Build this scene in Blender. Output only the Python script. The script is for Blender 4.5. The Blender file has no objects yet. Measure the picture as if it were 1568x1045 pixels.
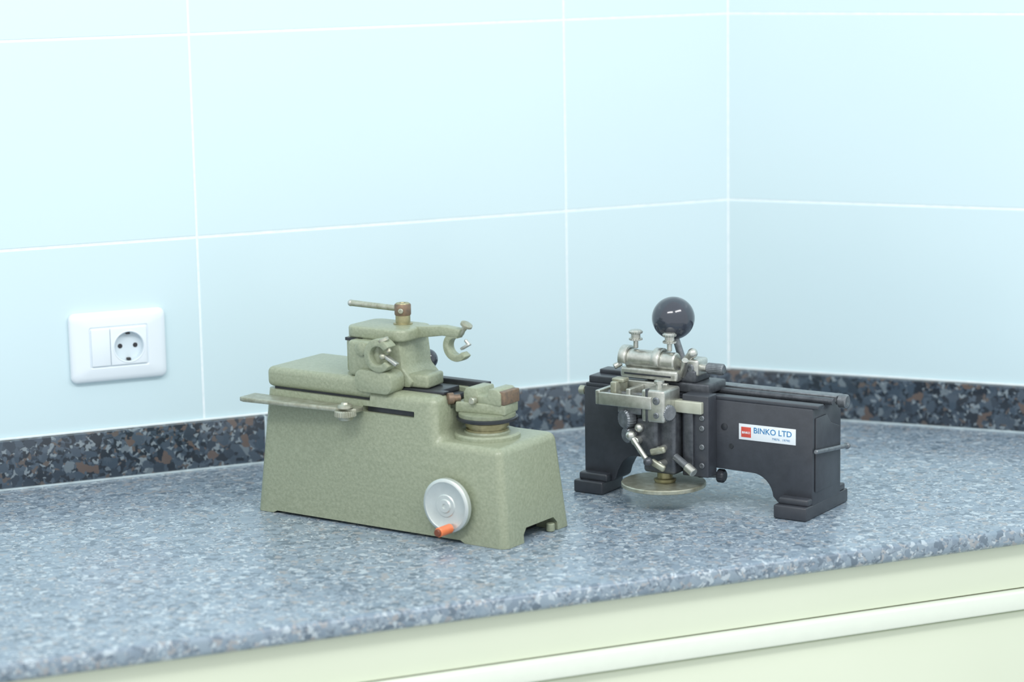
import bpy, bmesh, random
from math import *
from mathutils import Matrix, Vector
random.seed(4)
S=bpy.context.scene
col=S.collection
try: S.view_settings.view_transform='Standard'
except Exception: pass
MM=.001
# ------------------------------------------------------------ materials
def newmat(name):
    m=bpy.data.materials.new(name); m.use_nodes=True
    nt=m.node_tree; return m,nt,nt.nodes["Principled BSDF"]
def coords(nt,kind="Object"):
    return nt.nodes.new("ShaderNodeTexCoord").outputs[kind]
def ramp(nt,fac,stops,interp='LINEAR'):
    r=nt.nodes.new("ShaderNodeValToRGB"); r.color_ramp.interpolation=interp
    el=r.color_ramp.elements
    while len(el)<len(stops): el.new(.5)
    for e,(p,c) in zip(el,stops): e.position=p; e.color=(*c,1) if len(c)==3 else c
    nt.links.new(fac,r.inputs[0]); return r.outputs[0]
def noise(nt,vec,scale,detail=3,rough=.5):
    n=nt.nodes.new("ShaderNodeTexNoise"); n.inputs["Scale"].default_value=scale
    n.inputs["Detail"].default_value=detail; n.inputs["Roughness"].default_value=rough
    nt.links.new(vec,n.inputs["Vector"]); return n.outputs["Fac"]
def bump(nt,h,bs,strength,dist=.001):
    b=nt.nodes.new("ShaderNodeBump"); b.inputs["Strength"].default_value=strength; b.inputs["Distance"].default_value=dist
    nt.links.new(h,b.inputs["Height"]); nt.links.new(b.outputs[0],bs.inputs["Normal"])
def mat(name,c1,rough=.5,metal=0,c2=None,nscale=60,bscale=0,bstr=.2,bdist=.0005,coat=0,spec=.5):
    m,nt,b=newmat(name); v=coords(nt)
    c2=c2 or tuple(x*.8 for x in c1)
    nt.links.new(ramp(nt,noise(nt,v,nscale,4,.6),[(.35,c2),(.65,c1)]),b.inputs["Base Color"])
    b.inputs["Roughness"].default_value=rough; b.inputs["Metallic"].default_value=metal
    b.inputs["Specular IOR Level"].default_value=spec
    b.inputs["Coat Weight"].default_value=coat
    if bscale: bump(nt,noise(nt,v,bscale,2,.5),b,bstr,bdist)
    return m
def granite(name,s1,s2,big,small,bg,rough,shift=0,mixp=.42,bgm=.22):
    m,nt,b=newmat(name); v=coords(nt)
    mp=nt.nodes.new("ShaderNodeMapping"); nt.links.new(v,mp.inputs[0]); mp.inputs["Rotation"].default_value=(.5,.4,.6)
    mp.inputs["Location"].default_value=(shift,0,0)
    nz=nt.nodes.new("ShaderNodeTexNoise"); nz.inputs["Scale"].default_value=110; nt.links.new(mp.outputs[0],nz.inputs["Vector"])
    nz.inputs["Detail"].default_value=4
    vm=nt.nodes.new("ShaderNodeVectorMath"); vm.operation='SCALE'; vm.inputs["Scale"].default_value=.014
    nt.links.new(nz.outputs["Color"],vm.inputs[0])
    va=nt.nodes.new("ShaderNodeVectorMath"); va.operation='ADD'; nt.links.new(mp.outputs[0],va.inputs[0]); nt.links.new(vm.outputs[0],va.inputs[1])
    def vor(scale,stops):
        vo=nt.nodes.new("ShaderNodeTexVoronoi"); vo.inputs["Scale"].default_value=scale; nt.links.new(va.outputs[0],vo.inputs["Vector"])
        sp=nt.nodes.new("ShaderNodeSeparateColor"); nt.links.new(vo.outputs["Color"],sp.inputs[0])
        return ramp(nt,sp.outputs[0],stops,'CONSTANT'),sp.outputs[1]
    a,am=vor(s1,big); c,cm=vor(s2,small)
    mx=nt.nodes.new("ShaderNodeMix"); mx.data_type='RGBA'
    nt.links.new(ramp(nt,am,[(0,(0,0,0)),(mixp,(1,1,1))],'CONSTANT'),mx.inputs[0])
    nt.links.new(a,mx.inputs[6]); nt.links.new(c,mx.inputs[7])
    mx2=nt.nodes.new("ShaderNodeMix"); mx2.data_type='RGBA'; mx2.inputs[0].default_value=bgm
    nt.links.new(mx.outputs[2],mx2.inputs[6]); nt.links.new(ramp(nt,noise(nt,v,35,3,.6),[(.35,tuple(x*.75 for x in bg)),(.65,tuple(x*1.25 for x in bg))]),mx2.inputs[7])
    nt.links.new(mx2.outputs[2],b.inputs["Base Color"])
    b.inputs["Roughness"].default_value=rough
    bump(nt,noise(nt,v,25,2),b,.05,.001)
    return m
M={}
m,nt,b=newmat("glazed_tile"); v=coords(nt)
nt.links.new(ramp(nt,noise(nt,v,1.5,2),[(.3,(.605,.755,.80)),(.7,(.63,.78,.815))]),b.inputs["Base Color"])
b.inputs["Roughness"].default_value=.24; bump(nt,noise(nt,v,9,1),b,.12,.004); M['tile']=m
M['grout']=mat("grout",(.84,.91,.93),.8,c2=(.74,.84,.87),nscale=90)
dk=(.015,.020,.028)
M['granite2']=granite("granite_splash",95,230,
   [(0,dk),(.2,(.035,.05,.07)),(.42,(.065,.09,.12)),(.66,(.14,.10,.08)),(.76,(.05,.075,.105)),(.90,(.17,.21,.24))],
   [(0,dk),(.3,(.045,.065,.09)),(.55,(.085,.115,.15)),(.78,(.13,.105,.09)),(.88,(.25,.30,.33))],(.065,.085,.11),.16,.37)
M['granite']=granite("granite_counter_washed",140,320,  # splash stone lightened: bright wall reflection and haze put into its colour
   [(0,(.10,.14,.185)),(.2,(.19,.25,.315)),(.45,(.25,.32,.385)),(.68,(.31,.31,.315)),(.8,(.21,.28,.345)),(.9,(.46,.53,.58))],
   [(0,(.12,.16,.205)),(.28,(.22,.28,.34)),(.55,(.28,.345,.405)),(.8,(.37,.375,.38)),(.9,(.52,.59,.64))],(.26,.325,.39),.22,0,.42,.22)
M['caulk']=mat("caulk",(.55,.66,.70),.6)
M['cab']=mat("cabinet_laminate",(.70,.75,.61),.4,c2=(.68,.73,.59),nscale=3)
M['lip']=mat("cabinet_lip",(.78,.83,.74),.3,c2=(.76,.81,.72))
M['gap']=mat("cabinet_gap",(.34,.29,.20),.7)
M['plastic']=mat("socket_plastic",(.78,.85,.90),.25,c2=(.77,.84,.89),nscale=5)
M['plastic2']=mat("socket_inner",(.68,.77,.82),.3,c2=(.67,.76,.81),nscale=5)
M['hole']=mat("socket_hole",(.03,.03,.035),.6)
M['floor']=mat("floor_tile",(.5,.52,.5),.4,c2=(.45,.47,.45),nscale=6)
M['green']=mat("hammertone_green",(.315,.35,.25),.38,c2=(.255,.29,.20),nscale=300,bscale=260,bstr=.6,bdist=.0008,coat=.15)
M['greend']=mat("green_dark",(.24,.27,.19),.45,c2=(.18,.21,.14),nscale=200,bscale=300,bstr=.3)
M['steel']=mat("machined_steel",(.60,.61,.57),.34,.85,c2=(.46,.47,.43),nscale=150)
M['alu']=mat("aluminium_disc",(.68,.73,.71),.38,.6,c2=(.60,.65,.63),nscale=40)
M['wornsteel']=mat("worn_plated_metal",(.46,.48,.40),.4,.6,c2=(.32,.32,.24),nscale=120)
M['brass']=mat("aged_brass",(.40,.37,.22),.38,.6,c2=(.28,.26,.15),nscale=120)
M['rust']=mat("rusty_steel",(.26,.18,.12),.5,.4,c2=(.17,.13,.10),nscale=180)
M['dark']=mat("dark_metal",(.045,.05,.06),.35,.3,c2=(.03,.035,.04))
M['black']=mat("black_enamel",(.048,.054,.066),.34,c2=(.040,.045,.055),nscale=90,bscale=500,bstr=.15)
M['bakelite']=mat("bakelite_ball",(.038,.046,.064),.14,c2=(.033,.04,.057),coat=.5)
M['gun']=mat("gunmetal",(.23,.25,.27),.36,.6,c2=(.15,.165,.18),nscale=140)
M['gund']=mat("gunmetal_dark",(.11,.12,.135),.36,.5,c2=(.07,.078,.09),nscale=140)
M['orange']=mat("orange_plastic",(.85,.24,.09),.35,c2=(.75,.19,.07))
M['redbrown']=mat("redbrown_cap",(.20,.06,.03),.4)
M['cream']=mat("cream_plate",(.54,.56,.47),.4,.3,c2=(.46,.48,.39))
M['white']=mat("label_white",(.78,.84,.88),.4,c2=(.77,.83,.87))
M['red']=mat("label_red",(.70,.10,.07),.4); M['blue']=mat("label_blue",(.05,.25,.52),.4)
# ------------------------------------------------------------ mesh helpers (mm, local)
def empty(name,loc=(0,0,0),ang=0):
    e=bpy.data.objects.new(name,None); e.location=loc; e.rotation_euler=(0,0,radians(ang)); e.empty_display_size=.05
    col.objects.link(e); return e
def finish(name,bm,mt,par=None,angle=35,scale=MM):
    bmesh.ops.recalc_face_normals(bm,faces=bm.faces)
    if scale!=1: bmesh.ops.scale(bm,vec=(scale,)*3,verts=bm.verts)
    me=bpy.data.meshes.new(name); bm.to_mesh(me); bm.free()
    for p in me.polygons: p.use_smooth=True
    me.set_sharp_from_angle(angle=radians(angle))
    me.materials.append(M[mt] if isinstance(mt,str) else mt)
    o=bpy.data.objects.new(name,me); col.objects.link(o)
    if par: o.parent=par
    return o
def bev(bm,w,seg=3,ang=30,cond=None):
    if w<=0: return
    bm.normal_update()
    es=[e for e in bm.edges if len(e.link_faces)==2 and e.calc_face_angle(0)>radians(ang) and (cond is None or cond(e))]
    bmesh.ops.bevel(bm,geom=es,offset=w,segments=seg,profile=.5,affect='EDGES',clamp_overlap=True)
def box(name,x0,x1,y0,y1,z0,z1,w,mt,par,rot=None,seg=3,scale=MM):
    bm=bmesh.new(); bmesh.ops.create_cube(bm,size=1)
    bmesh.ops.scale(bm,vec=(x1-x0,y1-y0,z1-z0),verts=bm.verts)
    bev(bm,w,seg)
    if rot: bmesh.ops.rotate(bm,cent=(0,0,0),matrix=Matrix.Rotation(radians(rot[0]),3,rot[1]),verts=bm.verts)
    bmesh.ops.translate(bm,vec=((x0+x1)/2,(y0+y1)/2,(z0+z1)/2),verts=bm.verts)
    return finish(name,bm,mt,par,scale=scale)
def lathe(name,o,d,prof,mt,par,seg=40,knurl=0,kn=24,angle=35,cap=True):
    """prof: (height along axis, radius)"""
    d=Vector(d).normalized(); q=Vector((0,0,1)).rotation_difference(d); o=Vector(o)
    bm=bmesh.new(); rings=[]
    if knurl: seg=kn*4
    for h,r in prof:
        ring=[]
        if r<=1e-6: ring=[bm.verts.new(o+q@Vector((0,0,h)))]
        else:
            for i in range(seg):
                a=2*pi*i/seg; rr=r*(1-(knurl if i%4>=2 else 0))
                ring.append(bm.verts.new(o+q@Vector((rr*cos(a),rr*sin(a),h))))
        rings.append(ring)
    for A,B in zip(rings,rings[1:]):
        n=max(len(A),len(B))
        for i in range(n):
            j=(i+1)%n
            if len(A)==1 and len(B)==1: continue
            if len(A)==1: bm.faces.new((A[0],B[i],B[j]))
            elif len(B)==1: bm.faces.new((A[i],A[j],B[0]))
            else: bm.faces.new((A[i],A[j],B[j],B[i]))
    if cap and len(rings[0])>1: bm.faces.new(rings[0])
    if cap and len(rings[-1])>1: bm.faces.new(rings[-1])
    return finish(name,bm,mt,par,angle)
def rod(name,p0,p1,r,mt,par,r1=None,c=.8,knurl=0,kn=24,seg=28):
    L=(Vector(p1)-Vector(p0)).length; r1=r if r1 is None else r1; c=min(c,r*.4,L*.3)
    return lathe(name,p0,Vector(p1)-Vector(p0),[(0,r-c),(c,r),(L-c,r1),(L,r1-c)],mt,par,seg,knurl,kn)
def ball(name,c,r,mt,par,sz=1):
    bm=bmesh.new(); bmesh.ops.create_uvsphere(bm,u_segments=40,v_segments=24,radius=r)
    bmesh.ops.scale(bm,vec=(1,1,sz),verts=bm.verts); bmesh.ops.translate(bm,vec=c,verts=bm.verts)
    return finish(name,bm,mt,par)
def prism(name,pts,plane,d0,d1,w,mt,par,seg=2,tap=None,cond=None,ang=30):
    bm=bmesh.new()
    def P3(p,d):
        a,b_=p
        if plane=='xz': return (a,d,b_)
        if plane=='xy': return (a,b_,d)
        return (d,a,b_)
    f0=[bm.verts.new(P3(p,d0(p) if callable(d0) else d0)) for p in pts]
    f1=[bm.verts.new(P3(p,d1(p) if callable(d1) else d1)) for p in pts]
    n=len(pts); bm.faces.new(f0); bm.faces.new(f1[::-1])
    for i in range(n): bm.faces.new((f0[i],f0[(i+1)%n],f1[(i+1)%n],f1[i]))
    bmesh.ops.recalc_face_normals(bm,faces=bm.faces)
    bev(bm,w,seg,ang,cond)
    return finish(name,bm,mt,par)
def cring(name,cx,cz,ro,ri,a0,a1,y0,y1,mt,par,n=28,w=1):
    A=[radians(a0+(a1-a0)*i/n) for i in range(n+1)]
    pts=[(cx+ro*cos(a),cz+ro*sin(a)) for a in A]+[(cx+ri*cos(a),cz+ri*sin(a)) for a in reversed(A)]
    return prism(name,pts,'xz',y0,y1,w,mt,par,ang=50)
def apply_cuts(o,cutters):
    for c in cutters:
        md=o.modifiers.new("cut",'BOOLEAN'); md.object=c; md.operation='DIFFERENCE'; md.solver='EXACT'
    bpy.context.view_layer.update()
    dg=bpy.context.evaluated_depsgraph_get(); me=bpy.data.meshes.new_from_object(o.evaluated_get(dg))
    o.modifiers.clear(); o.data=me
    for p in me.polygons: p.use_smooth=True
    me.set_sharp_from_angle(angle=radians(35))
    for c in cutters: bpy.data.objects.remove(c)
def arc(cx,cz,r,a0,a1,n=8):
    return [(cx+r*cos(radians(a0+(a1-a0)*i/n)),cz+r*sin(radians(a0+(a1-a0)*i/n))) for i in range(n+1)]
def screwhead(name,c,d,r,mt,par): 
    return lathe(name,c,d,[(0,r),(1.2,r),(1.8,r*.8),(1.8,r*.45),(.9,r*.4),(.9,0)],mt,par,20)
# ------------------------------------------------------------ room
TZ=1.19298; XC=.73929; PHI=radians(45.5)
def tiled_wall(name,org,direc,length,start,zmax):
    dx=Vector((direc[0],direc[1],0)); nrm=Vector((dx.y,-dx.x,0))
    bm=bmesh.new()
    def addbox(a0,a1,z0,z1,n0,n1,mi,w=0):
        b2=bmesh.new(); bmesh.ops.create_cube(b2,size=1)
        bmesh.ops.scale(b2,vec=(a1-a0,n1-n0,z1-z0),verts=b2.verts)
        if w: bev(b2,w,2)
        bmesh.ops.translate(b2,vec=((a0+a1)/2,(n0+n1)/2,(z0+z1)/2),verts=b2.verts)
        mtx=Matrix(((dx.x,nrm.x,0,org[0]),(dx.y,nrm.y,0,org[1]),(0,0,1,0),(0,0,0,1)))
        bmesh.ops.transform(b2,matrix=mtx,verts=b2.verts)
        me=bpy.data.meshes.new("tmp"); 
        for f in b2.faces: f.material_index=mi; f.smooth=False
        b2.to_mesh(me); b2.free(); bm.from_mesh(me); bpy.data.meshes.remove(me)
    addbox(0,length,0,zmax,-.10,-.0004,0)
    g=.0026
    zs=[TZ+.25*k for k in range(-5,7)]
    xs=[]; x=start
    while x<length: xs.append(x); x+=.5
    for z in zs:
        for x in xs:
            a0=max(x,0)+g/2; a1=min(x+.5,length)-g/2; z0=max(z,0)+g/2; z1=min(z+.25,zmax)-g/2
            if a1-a0>.01 and z1-z0>.01: addbox(a0,a1,z0,z1,-.004,random.uniform(-.0001,.0001),1,.0007)
    bmesh.ops.recalc_face_normals(bm,faces=bm.faces)
    me=bpy.data.meshes.new(name); bm.to_mesh(me); bm.free()
    me.materials.append(M['grout']); me.materials.append(M['tile'])
    o=bpy.data.objects.new(name,me); col.objects.link(o); return o
tiled_wall("wall_back",(-1.9,0),(1,0),XC+1.9,-.1,2.7)
tiled_wall("wall_right",(XC,0),(cos(PHI),-sin(PHI)),2.0,0,2.7)
def slab(name,pts,z0,z1,w,mt,seg=4,cond=None):
    bm=bmesh.new(); f0=[bm.verts.new((x,y,z0)) for x,y in pts]; f1=[bm.verts.new((x,y,z1)) for x,y in pts]; n=len(pts)
    bm.faces.new(f0[::-1]); bm.faces.new(f1)
    for i in range(n): bm.faces.new((f0[i],f0[(i+1)%n],f1[(i+1)%n],f1[i]))
    bev(bm,w,seg,30,cond); return finish(name,bm,mt,None,scale=1)
slab("floor",[(-1.9,-3.6),(2.4,-3.6),(2.4,0.1),(-1.9,0.1)],-.05,0,0,'floor')
YF=-.705
def ycut(y): return XC+(-y)/tan(PHI)
e=.0015
slab("countertop",[(-1.85,YF),(ycut(YF)-e,YF),(XC-e,-e),(-1.85,-e)],.8795,.90,.008,'granite',6,
     cond=lambda ed: all(v.co.y<YF+1e-4 for v in ed.verts))
bs=empty("granite_backsplash")
def strip(name,a,b_,th,z0,z1,mt,w=.001):
    a=Vector(a); b_=Vector(b_); d=(b_-a).normalized(); n=Vector((d.y,-d.x)); 
    p=[a+n*.0012,b_+n*.0012,b_+n*th,a+n*th]
    bm=bmesh.new(); f0=[bm.verts.new((q.x,q.y,z0)) for q in p]; f1=[bm.verts.new((q.x,q.y,z1)) for q in p]
    bm.faces.new(f0[::-1]); bm.faces.new(f1)
    for i in range(4): bm.faces.new((f0[i],f0[(i+1)%4],f1[(i+1)%4],f1[i]))
    bev(bm,w,2); return finish(name,bm,mt,bs,scale=1)
XJ=.0765
strip("splash_a",(-1.85,0),(XJ-.001,0),.011,.9008,.9605,'granite2')
strip("splash_b",(XJ+.001,0),(XC-.004,0),.011,.9008,.9605,'granite2')
strip("joint",(XJ-.0015,0),(XJ+.0015,0),.0112,.9008,.9600,'caulk',0)
dxr=(cos(PHI),-sin(PHI))
strip("splash_c",(XC+dxr[0]*.004,dxr[1]*.004),(XC+dxr[0]*.97,dxr[1]*.97),.011,.9008,.9605,'granite2')
strip("top_bead_a",(-1.85,0),(XC-.002,0),.004,.9606,.9635,'grout',.0008)
strip("top_bead_b",(XC+dxr[0]*.002,dxr[1]*.002),(XC+dxr[0]*.97,dxr[1]*.97),.004,.9606,.9635,'grout',.0008)
strip("foot_bead_a",(-1.85,0),(XC-.004,0),.0135,.9002,.9022,'caulk',0)
strip("foot_bead_b",(XC+dxr[0]*.004,dxr[1]*.004),(XC+dxr[0]*.97,dxr[1]*.97),.0135,.9002,.9022,'caulk',0)
cb=empty("base_cabinet")
xr=ycut(-.69)-.02
box("carcass",-1.85,xr-.08,-.675,-.03,.08,.8785,.001,'cab',cb,scale=1)
box("plinth",-1.85,xr-.08,-.64,-.05,.0005,.08,0,'gap',cb,scale=1)
box("top_rail",-1.85,xr,-.69,-.675,.8265,.8785,.001,'cab',cb,scale=1)
box("shadow_gap",-1.85,xr,-.686,-.675,.797,.828,0,'gap',cb,scale=1)
box("handle_lip",-1.85,xr,-.700,-.676,.803,.8250,.0025,'lip',cb,scale=1)
jx=[-1.85,-1.25,-.65,-.05,.86,xr]
for i in range(5):
    box("door_panel_%d"%(i+1),jx[i]+.002,jx[i+1]-.002,-.692,-.676,.085,.800,.002,'cab',cb,scale=1)
# ------------------------------------------------------------ wall socket
so=empty("wall_socket",(-.1065,-.0003,1.066))
def rrect(cx,cz,hx,hz,r,n=6):
    p=[]
    for sx,sz,a in((1,1,0),(-1,1,90),(-1,-1,180),(1,-1,270)):
        p+=arc(cx+sx*(hx-r),cz+sz*(hz-r),r,a,a+90,n)
    return p
def loft(name,levels,mt,par,angle=50):
    bm=bmesh.new(); R=[[bm.verts.new((x,y,z)) for x,z in pts] for pts,y in levels]
    for A,B in zip(R,R[1:]):
        n=len(A)
        for i in range(n): bm.faces.new((A[i],A[(i+1)%n],B[(i+1)%n],B[i]))
    bm.faces.new(R[0]); bm.faces.new(R[-1]); return finish(name,bm,mt,par,angle)
fr=loft("frame",[(rrect(0,0,60,43.5,8),0),(rrect(0,0,60,43.5,8),-4),(rrect(0,0,59.3,42.8,8),-6),(rrect(0,0,57,40.5,8),-8),(rrect(0,0,52,36,7),-9.6),(rrect(0,0,37,26,3),-10.6),(rrect(0,0,35.6,24.4,2),-9.4)],'plastic',so)
bmod=box("blank_module",-34.5,-11.3,-12,-9,-23,23,.8,'plastic',so)
sp=box("socket_module",-10.7,34.5,-12,-1,-23,23,.8,'plastic',so)
def cutter(): return lathe("c",(12,-20,-1),(0,1,0),[(0,18.8),(16.5,18)],'plastic2',so,48)
apply_cuts(sp,[cutter()]); apply_cuts(fr,[cutter()])
lathe("well",(12,-11.8,-1),(0,1,0),[(0,18.7),(0,18.2),(8,17.6),(8,0)],'plastic2',so,48,cap=False)
lathe("well_rim",(12,-11.9,-1),(0,-1,0),[(0,20.2),(.7,19.8),(.7,18.9),(0,18.5)],'plastic',so,48,cap=False)
for i,dx in enumerate((-9.5,9.5)): rod("pin_hole_%d"%i,(12+dx,-4.6,-1),(12+dx,-3.7,-1),2.9,'hole',so)
for i,dz in enumerate((-17.2,15.2)): box("earth_clip_%d"%i,9.6,14.4,-9.5,-3.8,dz-1.4,dz+1.4,.5,'hole',so)
# ------------------------------------------------------------ green machine
g=empty("green_benchtop_grinding_machine",(.1877,-.5364,.9003),-57)
def yf(p): return p[1]*.045-2
def yb(p): return 127-p[1]*.10
body=prism("cast_body",[(-353,0),(-328,0),(-322,3),(-60,3),(-54,0),(1,0),(-8,110),(-94,110),(-96,158),(-186,158),(-186,146),(-337,146)],'xz',yf,yb,9,'green',g,5,
   cond=lambda e:max(v.co.z for v in e.verts)>20 and not (min(v.co.x for v in e.verts)<-180 and max(v.co.x for v in e.verts)<-180 and min(v.co.z for v in e.verts)>140))
cs=[box("c1",-196,-124,-8,14,133,140,1,'dark',g),
    box("c2",-250,-70,34,72,141,190,0,'dark',g),
    prism("c3",[(34,-10),(34,9),(40,16),(94,16),(101,9),(101,-10)],'yz',-30,20,0,'dark',g)]
apply_cuts(body,cs)
box("slot_shade",-192,-128,8.5,13,133.5,139.5,0,'dark',g)  # dark block in the slot, its shade put in as colour
box("notch_shade",-62,-28,22,108,.5,30,0,'dark',g)  # dark block across the notch's rear, stands in for the shade inside
rod("notch_stud",(-3,92,0),(-3,92,9),5,'green',g)
box("cover_gap_shade",-328,-182,9,102,145.5,149,0,'dark',g)  # dark strip put in for the shaded gap under the cover
box("top_cover",-336,-184,3,106,148.5,172,7,'green',g,seg=5)
box("slide_rail_front",-236,-99,26,37,157.5,160.5,.6,'dark',g)
box("slide_bed",-240,-99,40,70,148,154,1,'dark',g)
box("slide_rail_rear",-240,-80,80,92,157,164,1,'dark',g)
prism("feed_bar",[(-354,-24),(-347,-27),(-200,-15),(-194,-11),(-194,3),(-354,3)],'xy',134,139,1,'wornsteel',g)
lathe("feed_knob",(-206,-15,124),(0,0,1),[(0,0),(0,4),(2,8),(7,10)],'wornsteel',g)
lathe("feed_knob_rim",(-206,-15,130),(0,0,1),[(0,10),(.5,12.5),(6,12.5),(7,11)],'wornsteel',g,knurl=.05,kn=26)
lathe("feed_knob_top",(-206,-15,140),(0,0,1),[(0,9),(3,8.5),(4,5),(6,4),(6.5,0)],'wornsteel',g)
lathe("handwheel_hub",(-71,5,43),(0,-1,0),[(0,15),(9,15)],'greend',g)
lathe("handwheel",(-71,-6,43),(0,-1,0),[(0,29),(1,30.5),(6.5,30.5),(7.5,29.5),(8,27),(7,25.5),(7,13),(8,12),(8,8),(9.5,7),(9.5,3),(8,2.5),(8,0)],'alu',g,64)
rod("crank_pin",(-64,-10,19),(-64,-16,19),3,'steel',g)
rod("crank_handle",(-64,-15,19),(-64,-37,19),5.4,'orange',g)
rod("crank_handle_cap",(-64,-37,19),(-64,-40,19),4.2,'redbrown',g)
c=(-60,54)
lathe("turntable_base",(c[0],c[1],109),(0,0,1),[(0,37),(5,37),(7,35),(7,26),(9,25)],'green',g,56)
lathe("turntable_neck",(c[0],c[1],117),(0,0,1),[(0,24),(3,24),(3,22),(6,22),(6,24.5),(10,24.5),(10,22),(14,22)],'brass',g,48)
lathe("turntable_plate",(c[0],c[1],129),(0,0,1),[(0,30),(1,34),(4,34.5),(5,33)],'dark',g,56)
lathe("turntable_top",(c[0],c[1],133.8),(0,0,1),[(0,32),(4,32),(5,30)],'greend',g,56)
box("vice_base",-92,-30,38,72,138,150,2,'green',g,(8,'Z'))
prism("vice_body",[(-82,149),(-32,149),(-32,163),(-38,167),(-48,167),(-50,158),(-62,158),(-64,166),(-78,166),(-82,161)],'xz',40,74,1.5,'green',g)
box("vice_jaw",-36,-28,42,72,150,165,1,'rust',g)
lathe("vice_screw",(-88,42,153),(-.6,-.8,0),[(0,4),(8,4),(8,6.5),(14,6.5),(15,5),(15,2),(15.5,0)],'rust',g)
rod("vice_screw_small",(-66,40,153),(-66,32,153),4,'wornsteel',g)
# head
prism("head_block",[(-235,172),(-183,172),(-183,160.7),(-146,160.7),(-142,168),(-156,182),(-160,213),(-235,213)],'xz',26,84,3,'green',g)
lathe("head_pivot",(-192,50,171),(0,0,1),[(0,44),(3,44),(5,41),(5,36)],'green',g,56)
prism("head_top_slab",rrect(-191.5,51,41.5,31,14,6),'xy',212.5,226,3,'green',g,3,ang=40)
box("head_slot",-230,-206,18.6,22,209.5,213.0,0,'dark',g)
lathe("post",(-180,62,225),(0,0,1),[(0,11),(2,11),(2.5,8.5),(5,8.5),(23,8.5),(25,7.5),(25,4),(24,3.5),(24,0)],'brass',g)
lathe("post_sleeve",(-180,62,236),(0,0,1),[(0,8.7),(1,9.4),(12,9.4),(13,8.7)],'rust',g)
screwhead("post_pin",(-176,53,242),(.4,-.9,0),3,'wornsteel',g)
rod("lever_rod",(-184,62,243),(-252,60,244.5),3.3,'wornsteel',g,3.6)
ball("lever_tip",(-253,60,244.5),3.9,'steel',g)
prism("swing_arm",[(-160,214),(-150,214),(-118,219),(-96,219),(-92,228),(-118,230),(-152,227),(-160,225)],'xz',50,64,2,'green',g)
cring("rear_clamp_jaw",-100,208,17,9.5,75,325,51,63,'green',g)
rod("rear_clamp_screw",(-98,57,221),(-88,57,232),3,'wornsteel',g)
lathe("rear_clamp_thumb",(-89,57,231),(.5,0,.9),[(0,5),(1,7),(3.5,7),(4.5,5),(4.5,0)],'wornsteel',g)
box("rear_clamp_finger",-96,-83,54,60,207,210,.8,'steel',g,(-30,'Y'))
rod("rear_clamp_pin",(-84,57,210),(-90,57,216),2,'steel',g)
box("front_clamp_mount",-218,-172,6,27,172,213,5,'green',g,seg=4)
cring("front_clamp_jaw",-169,200,19,10.5,35,325,-2,14,'green',g,w=1.5)
prism("front_clamp_foot",rrect(-178,169,26,13,10,5),'xz',0,26,2,'green',g,ang=40)
rod("front_clamp_screw",(-164,6,218),(-156,4,204),3,'wornsteel',g)
lathe("front_clamp_thumb",(-164,5,215),(-.4,-.1,.9),[(0,5),(1,7),(4,7),(5,5),(5,0)],'wornsteel',g)
box("front_clamp_finger",-163,-145,2,8,193,197,.8,'steel',g,(28,'Y'))
ball("front_clamp_pad",(-165,3,199),4,'wornsteel',g)
lathe("clamp_cap",(-196,6,205),(0,-1,0),[(0,8),(3,8),(4,6.5),(4,0)],'green',g,28)
box("carriage_wedge",-162,-126,30,66,160.8,176,3,'green',g,(6,'Z'))
box("carriage_plate",-150,-110,36,72,154.2,160.2,1,'dark',g)
ball("feed_ball_knob",(-166,88,182),12,'bakelite',g)
rod("feed_ball_stem",(-166,86,163),(-166,88,178),3,'steel',g)
# ------------------------------------------------------------ black machine
b=empty("black_benchtop_dividing_machine",(.5369,-.5772,.9003),-55)
prof=[(-300,14),(-262,14)]+[(-257,18),(-254,28)]+arc(-229,24,24,170,90,7)[1:]+arc(-77,18,27,90,5,8)+[(-44,14),(0,14),(0,127),(-300,127)]
bc=prism("bridge_casting",prof,'xz',17,92,1.6,'black',b,2)
apply_cuts(bc,[box("k1",-310,-215,52,120,-5,60,0,'black',b)])
box("foot_left",-306,-266,0,50,0,15,2,'black',b)
box("foot_left_step",-302,-263,6,50,14.5,24,2.5,'black',b)
box("foot_right",-41,0,0,112,0,16,2,'black',b)
box("foot_right_step",-38,-.6,6,106,15.5,24,2.5,'black',b)
prism("end_panel",[(22,30),(85,30),(85,96),(62,104),(50,116),(22,116)],'yz',.2,2,1,'black',b)
box("top_rail_front",-298,6,18,34,126.8,131,1,'black',b)
box("top_rail_rear",-298,6,66,84,126.8,134,1,'gun',b)
rod("lead_screw",(-296,50,131),(10,50,131),4,'gund',b)
box("left_top_block",-296,-222,22,86,130.5,139,1.5,'black',b)
box("left_top_rib",-292,-226,40,60,138.5,144,1.5,'black',b)
lathe("end_knob",(4,72,128),(1,0,0),[(0,5),(4,5),(4,8),(12,8),(13.5,6.5),(13.5,3),(12.5,0)],'gun',b)
lathe("left_end_knob",(-300,28,119),(-1,0,0),[(0,4),(4,4),(4,5.5),(11,5.5),(12,4.5),(12,0)],'wornsteel',b)
rod("end_lever",(5,14,79),(5,97,70),2.6,'gun',b)
ball("end_lever_tip",(5,98,70),4,'gun',b)
box("label",-93,-21,16.3,16.95,83.5,102,.1,'white',b)
box("label_red_patch",-90,-77.5,16.1,16.6,86.5,98.5,.1,'red',b)
def text(name,s,x,z,size,mt,sx=1,off=.0):
    c=bpy.data.curves.new(name,'FONT'); c.body=s; c.size=size*MM; c.extrude=.00005; c.offset=off; c.materials.append(M[mt])
    o=bpy.data.objects.new(name,c); col.objects.link(o); o.parent=b; o.location=(x*MM,.0162,z*MM); o.rotation_euler=(radians(90),0,0); o.scale=(sx,1,1)
    return o
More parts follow.
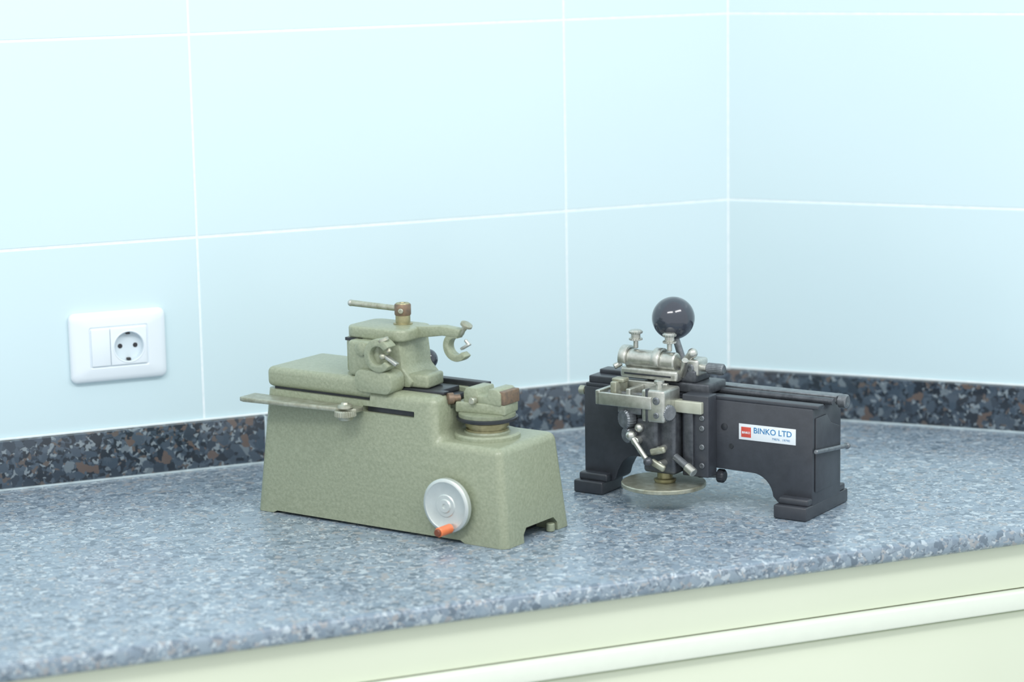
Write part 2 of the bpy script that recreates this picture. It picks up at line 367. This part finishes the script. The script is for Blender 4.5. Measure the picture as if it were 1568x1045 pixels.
text("label_text","BINKO LTD",-74.5,92.4,9.4,'blue',1.0,.00012)
text("label_subtext","79876 . 19790",-51,86.6,3.6,'blue',1.1)
t=text("label_logo_text","BINKO",-89,90.8,3.6,'white',.95,.0001); t.location.y=.01602
lathe("face_rivet",(-112,17.2,96),(0,-1,0),[(0,4),(1,4),(1.5,2),(1.5,0)],'dark',b,20)
lathe("lock_screw",(-103,17,74),(0,-1,0),[(0,3),(1,2.6),(1,0)],'dark',b,20)
box("slide_plate",-156,-122,-4,17.5,38,134,1.5,'black',b)
box("slide_gib",-152,-140,-8,-3,44,122,1,'gund',b)
for i,z in enumerate((52,74,96,108)): screwhead("slide_screw_%d"%i,(-130,-4,z),(0,-1,0),3.4,'gun',b)
box("cross_bar",-186,-128,-10,4,113,127,1.2,'cream',b)
box("saddle",-214,-132,16,60,131.2,143,2,'gund',b)
box("saddle_upper",-206,-150,18,56,142.5,158,3,'gund',b)
rod("work_cylinder",(-240,18,166),(-174,18,166),11,'steel',b,c=1.5,seg=40)
for i,(x0,x1) in enumerate(((-236,-226),(-192,-180))):
    o=cring("clamp_strap_%d"%i,0,0,15,11.2,-20,200,0,10,'steel',b)
    o.matrix_local=Matrix.Translation((x0*MM,18*MM,166*MM))@Matrix.Rotation(radians(90),4,'Z')
    xm=(x0+x1)/2
    rod("thumb_stem_%d"%i,(xm+2,18,178),(xm+2,18,192),3,'steel',b)
    lathe("thumb_screw_%d"%i,(xm+2,18,187),(0,0,1),[(0,4),(1,8),(3,8),(4,5.5),(8,5.5),(9,8),(11,8.5),(13,6),(13,0)],'steel',b,knurl=.06,kn=18)
box("cylinder_cradle",-244,-168,6,30,144,157,3,'steel',b)
box("cradle_slot",-238,-176,5.2,8,149,151,.3,'dark',b)
rod("cradle_pin",(-245,12,160),(-252,6,156),3.5,'steel',b)
lathe("ball_stem",(-176,40,156),(-.35,0,1),[(0,6),(8,6),(9,4.5),(42,4)],'gun',b)
ball("ball_handle",(-192,42,213),25.2,'bakelite',b)
rod("swivel_arm",(-176,30,158),(-158,24,176),5,'steel',b)
ball("swivel_tip",(-157,24,177),6,'steel',b)
rod("swivel_arm_low",(-168,20,150),(-158,8,172),4,'steel',b)
rod("cross_shaft",(-180,30,160),(-140,30,160),4.5,'steel',b)
rod("cross_knob",(-141,30,160),(-119,30,160),6.5,'gun',b,c=1.5,knurl=.05,kn=20)
box("side_lug",-170,-148,20,46,150,170,3,'steel',b)
screwhead("side_lug_screw",(-158,20,160),(0,-1,0),5,'gun',b)
for nm,a in (("vice_front",(-250,-178,-38,-33,119,134)),("vice_rear",(-250,-178,0,6,119,143)),("vice_left",(-252,-246,-38,6,119,136)),("vice_mid",(-214,-208,-33,0,121,140))):
    box(nm,*a,1.2,'steel',b)
box("vice_right_block",-192,-162,-36,4,104,142,3,'steel',b)
box("vice_block_groove",-186,-183,-36.6,-30,104,142.6,.2,'gund',b)
rod("vice_screw",(-256,-16,130),(-190,-16,130),3.2,'gun',b)
rod("vice_guide",(-250,-27,126),(-190,-27,126),2.2,'steel',b)
box("vice_jaw",-236,-228,-31,-3,122,146,1.5,'wornsteel',b)
box("vice_jaw_cap",-238,-222,-24,-10,144,149,1.5,'wornsteel',b)
box("vice_foot",-226,-194,-32,-8,110,120,2,'gun',b)
screwhead("vice_clamp_screw",(-172,-36,130),(0,-1,0),4.5,'gun',b)
screwhead("vice_clamp_screw_low",(-172,-36,113),(0,-1,0),3.5,'gun',b)
lathe("vice_top_pin",(-178,-18,142),(0,0,1),[(0,4),(5,4),(5,6),(8,6),(9,4.5),(9,0)],'steel',b,24)
box("head_column",-200,-158,-18,16,40,113,4,'gund',b)
box("head_front",-204,-176,-28,-14,62,106,4,'gund',b)
lathe("knob_upper",(-210,-18,104),(-.45,-1,0),[(0,5),(6,5),(6,11),(8,12),(16,12),(18,10),(18.5,3),(17.5,0)],'gun',b,knurl=.05,kn=22)
lathe("knob_lower",(-208,-18,85),(-.45,-1,0),[(0,4),(6,4),(6,9.5),(15,9.5),(16.5,8),(16.5,0)],'gun',b,knurl=.05,kn=22)
lathe("knob_side",(-178,-18,115),(1,-.5,0),[(0,5),(8,5),(8,8),(12,10),(20,10),(22,8),(22,0)],'gun',b,knurl=.05,kn=22)
rod("lever_shaft",(-206,-36,86),(-180,-42,59),3.2,'steel',b)
ball("lever_end_top",(-206,-36,86),6,'steel',b); ball("lever_end_low",(-180,-42,59),5.5,'gund',b)
ball("lever_end_mid",(-198,-30,95),5.5,'steel',b)
rod("lever_pivot",(-200,-38,80),(-200,-20,80),5,'steel',b)
for i,z in enumerate((71,54)):
    rod("lock_stem_%d"%i,(-172,-16,z),(-172,-32,z),4.4,'steel',b)
    box("lock_wing_%d"%i,-182,-162,-36,-30,z-4,z+4,2.5,'wornsteel',b,(-15+40*i,'Y'))
rod("feed_lever",(-160,-14,62),(-138,-20,51),4.5,'gun',b); rod("feed_lever_tip",(-142,-19,53),(-131,-22,47),5.5,'steel',b)
lathe("spindle",(-181,0,27),(0,0,1),[(0,12),(2,13),(4,13),(5,9),(14,9)],'brass',b)
lathe("lap_disc",(-183,0,21.5),(0,0,1),[(0,12),(0,47),(1,49.5),(4.5,49.5),(5.5,48.5),(5.5,20),(5.2,14),(5.2,0)],'wornsteel',b,64)
rod("rear_adjust_stem",(-150,24,33),(-122,24,36),3,'gun',b)
lathe("rear_adjust_knob",(-124,24,35.5),(1,0,0),[(0,6),(1,8),(7,8),(9,6),(9,0)],'dark',b,knurl=.06,kn=16)
# ------------------------------------------------------------ lights
w=bpy.data.worlds.new("world"); S.world=w; w.use_nodes=True
w.node_tree.nodes["Background"].inputs[0].default_value=(.94,.985,1,1)
w.node_tree.nodes["Background"].inputs[1].default_value=1.08
def area(name,loc,target,sx,sy,e,c=(1,1,1)):
    l=bpy.data.lights.new(name,'AREA'); l.shape='RECTANGLE'; l.size=sx; l.size_y=sy; l.energy=e; l.color=c
    o=bpy.data.objects.new(name,l); col.objects.link(o); o.location=loc
    o.rotation_euler=(Vector(target)-Vector(loc)).to_track_quat('-Z','Y').to_euler(); return o
area("ceiling_light_a",(-.9,-1.6,2.6),(-.2,-.3,.9),1.2,.3,18)
area("ceiling_light_b",(.7,-1.9,2.6),(.4,-.4,.9),1.2,.3,17)
# ------------------------------------------------------------ camera
Pm=(-0.79202,-2.94718,1.60506,0.39004,0.17986,-0.01778,3770.98415)
th,p,r=Pm[3:6]
fw=Vector((sin(th)*cos(p),cos(th)*cos(p),-sin(p))); rt=Vector((cos(th),-sin(th),0)); up=rt.cross(fw)
r2=cos(r)*rt+sin(r)*up; u2=-sin(r)*rt+cos(r)*up
cam=bpy.data.cameras.new("camera"); co=bpy.data.objects.new("camera",cam); col.objects.link(co)
co.matrix_world=Matrix([[r2[i],u2[i],-fw[i],Pm[i]] for i in range(3)]+[[0,0,0,1]])
cam.sensor_width=36; cam.lens=Pm[6]/1568*36
cam.dof.use_dof=True; cam.dof.focus_distance=2.84; cam.dof.aperture_fstop=3.6
S.camera=co
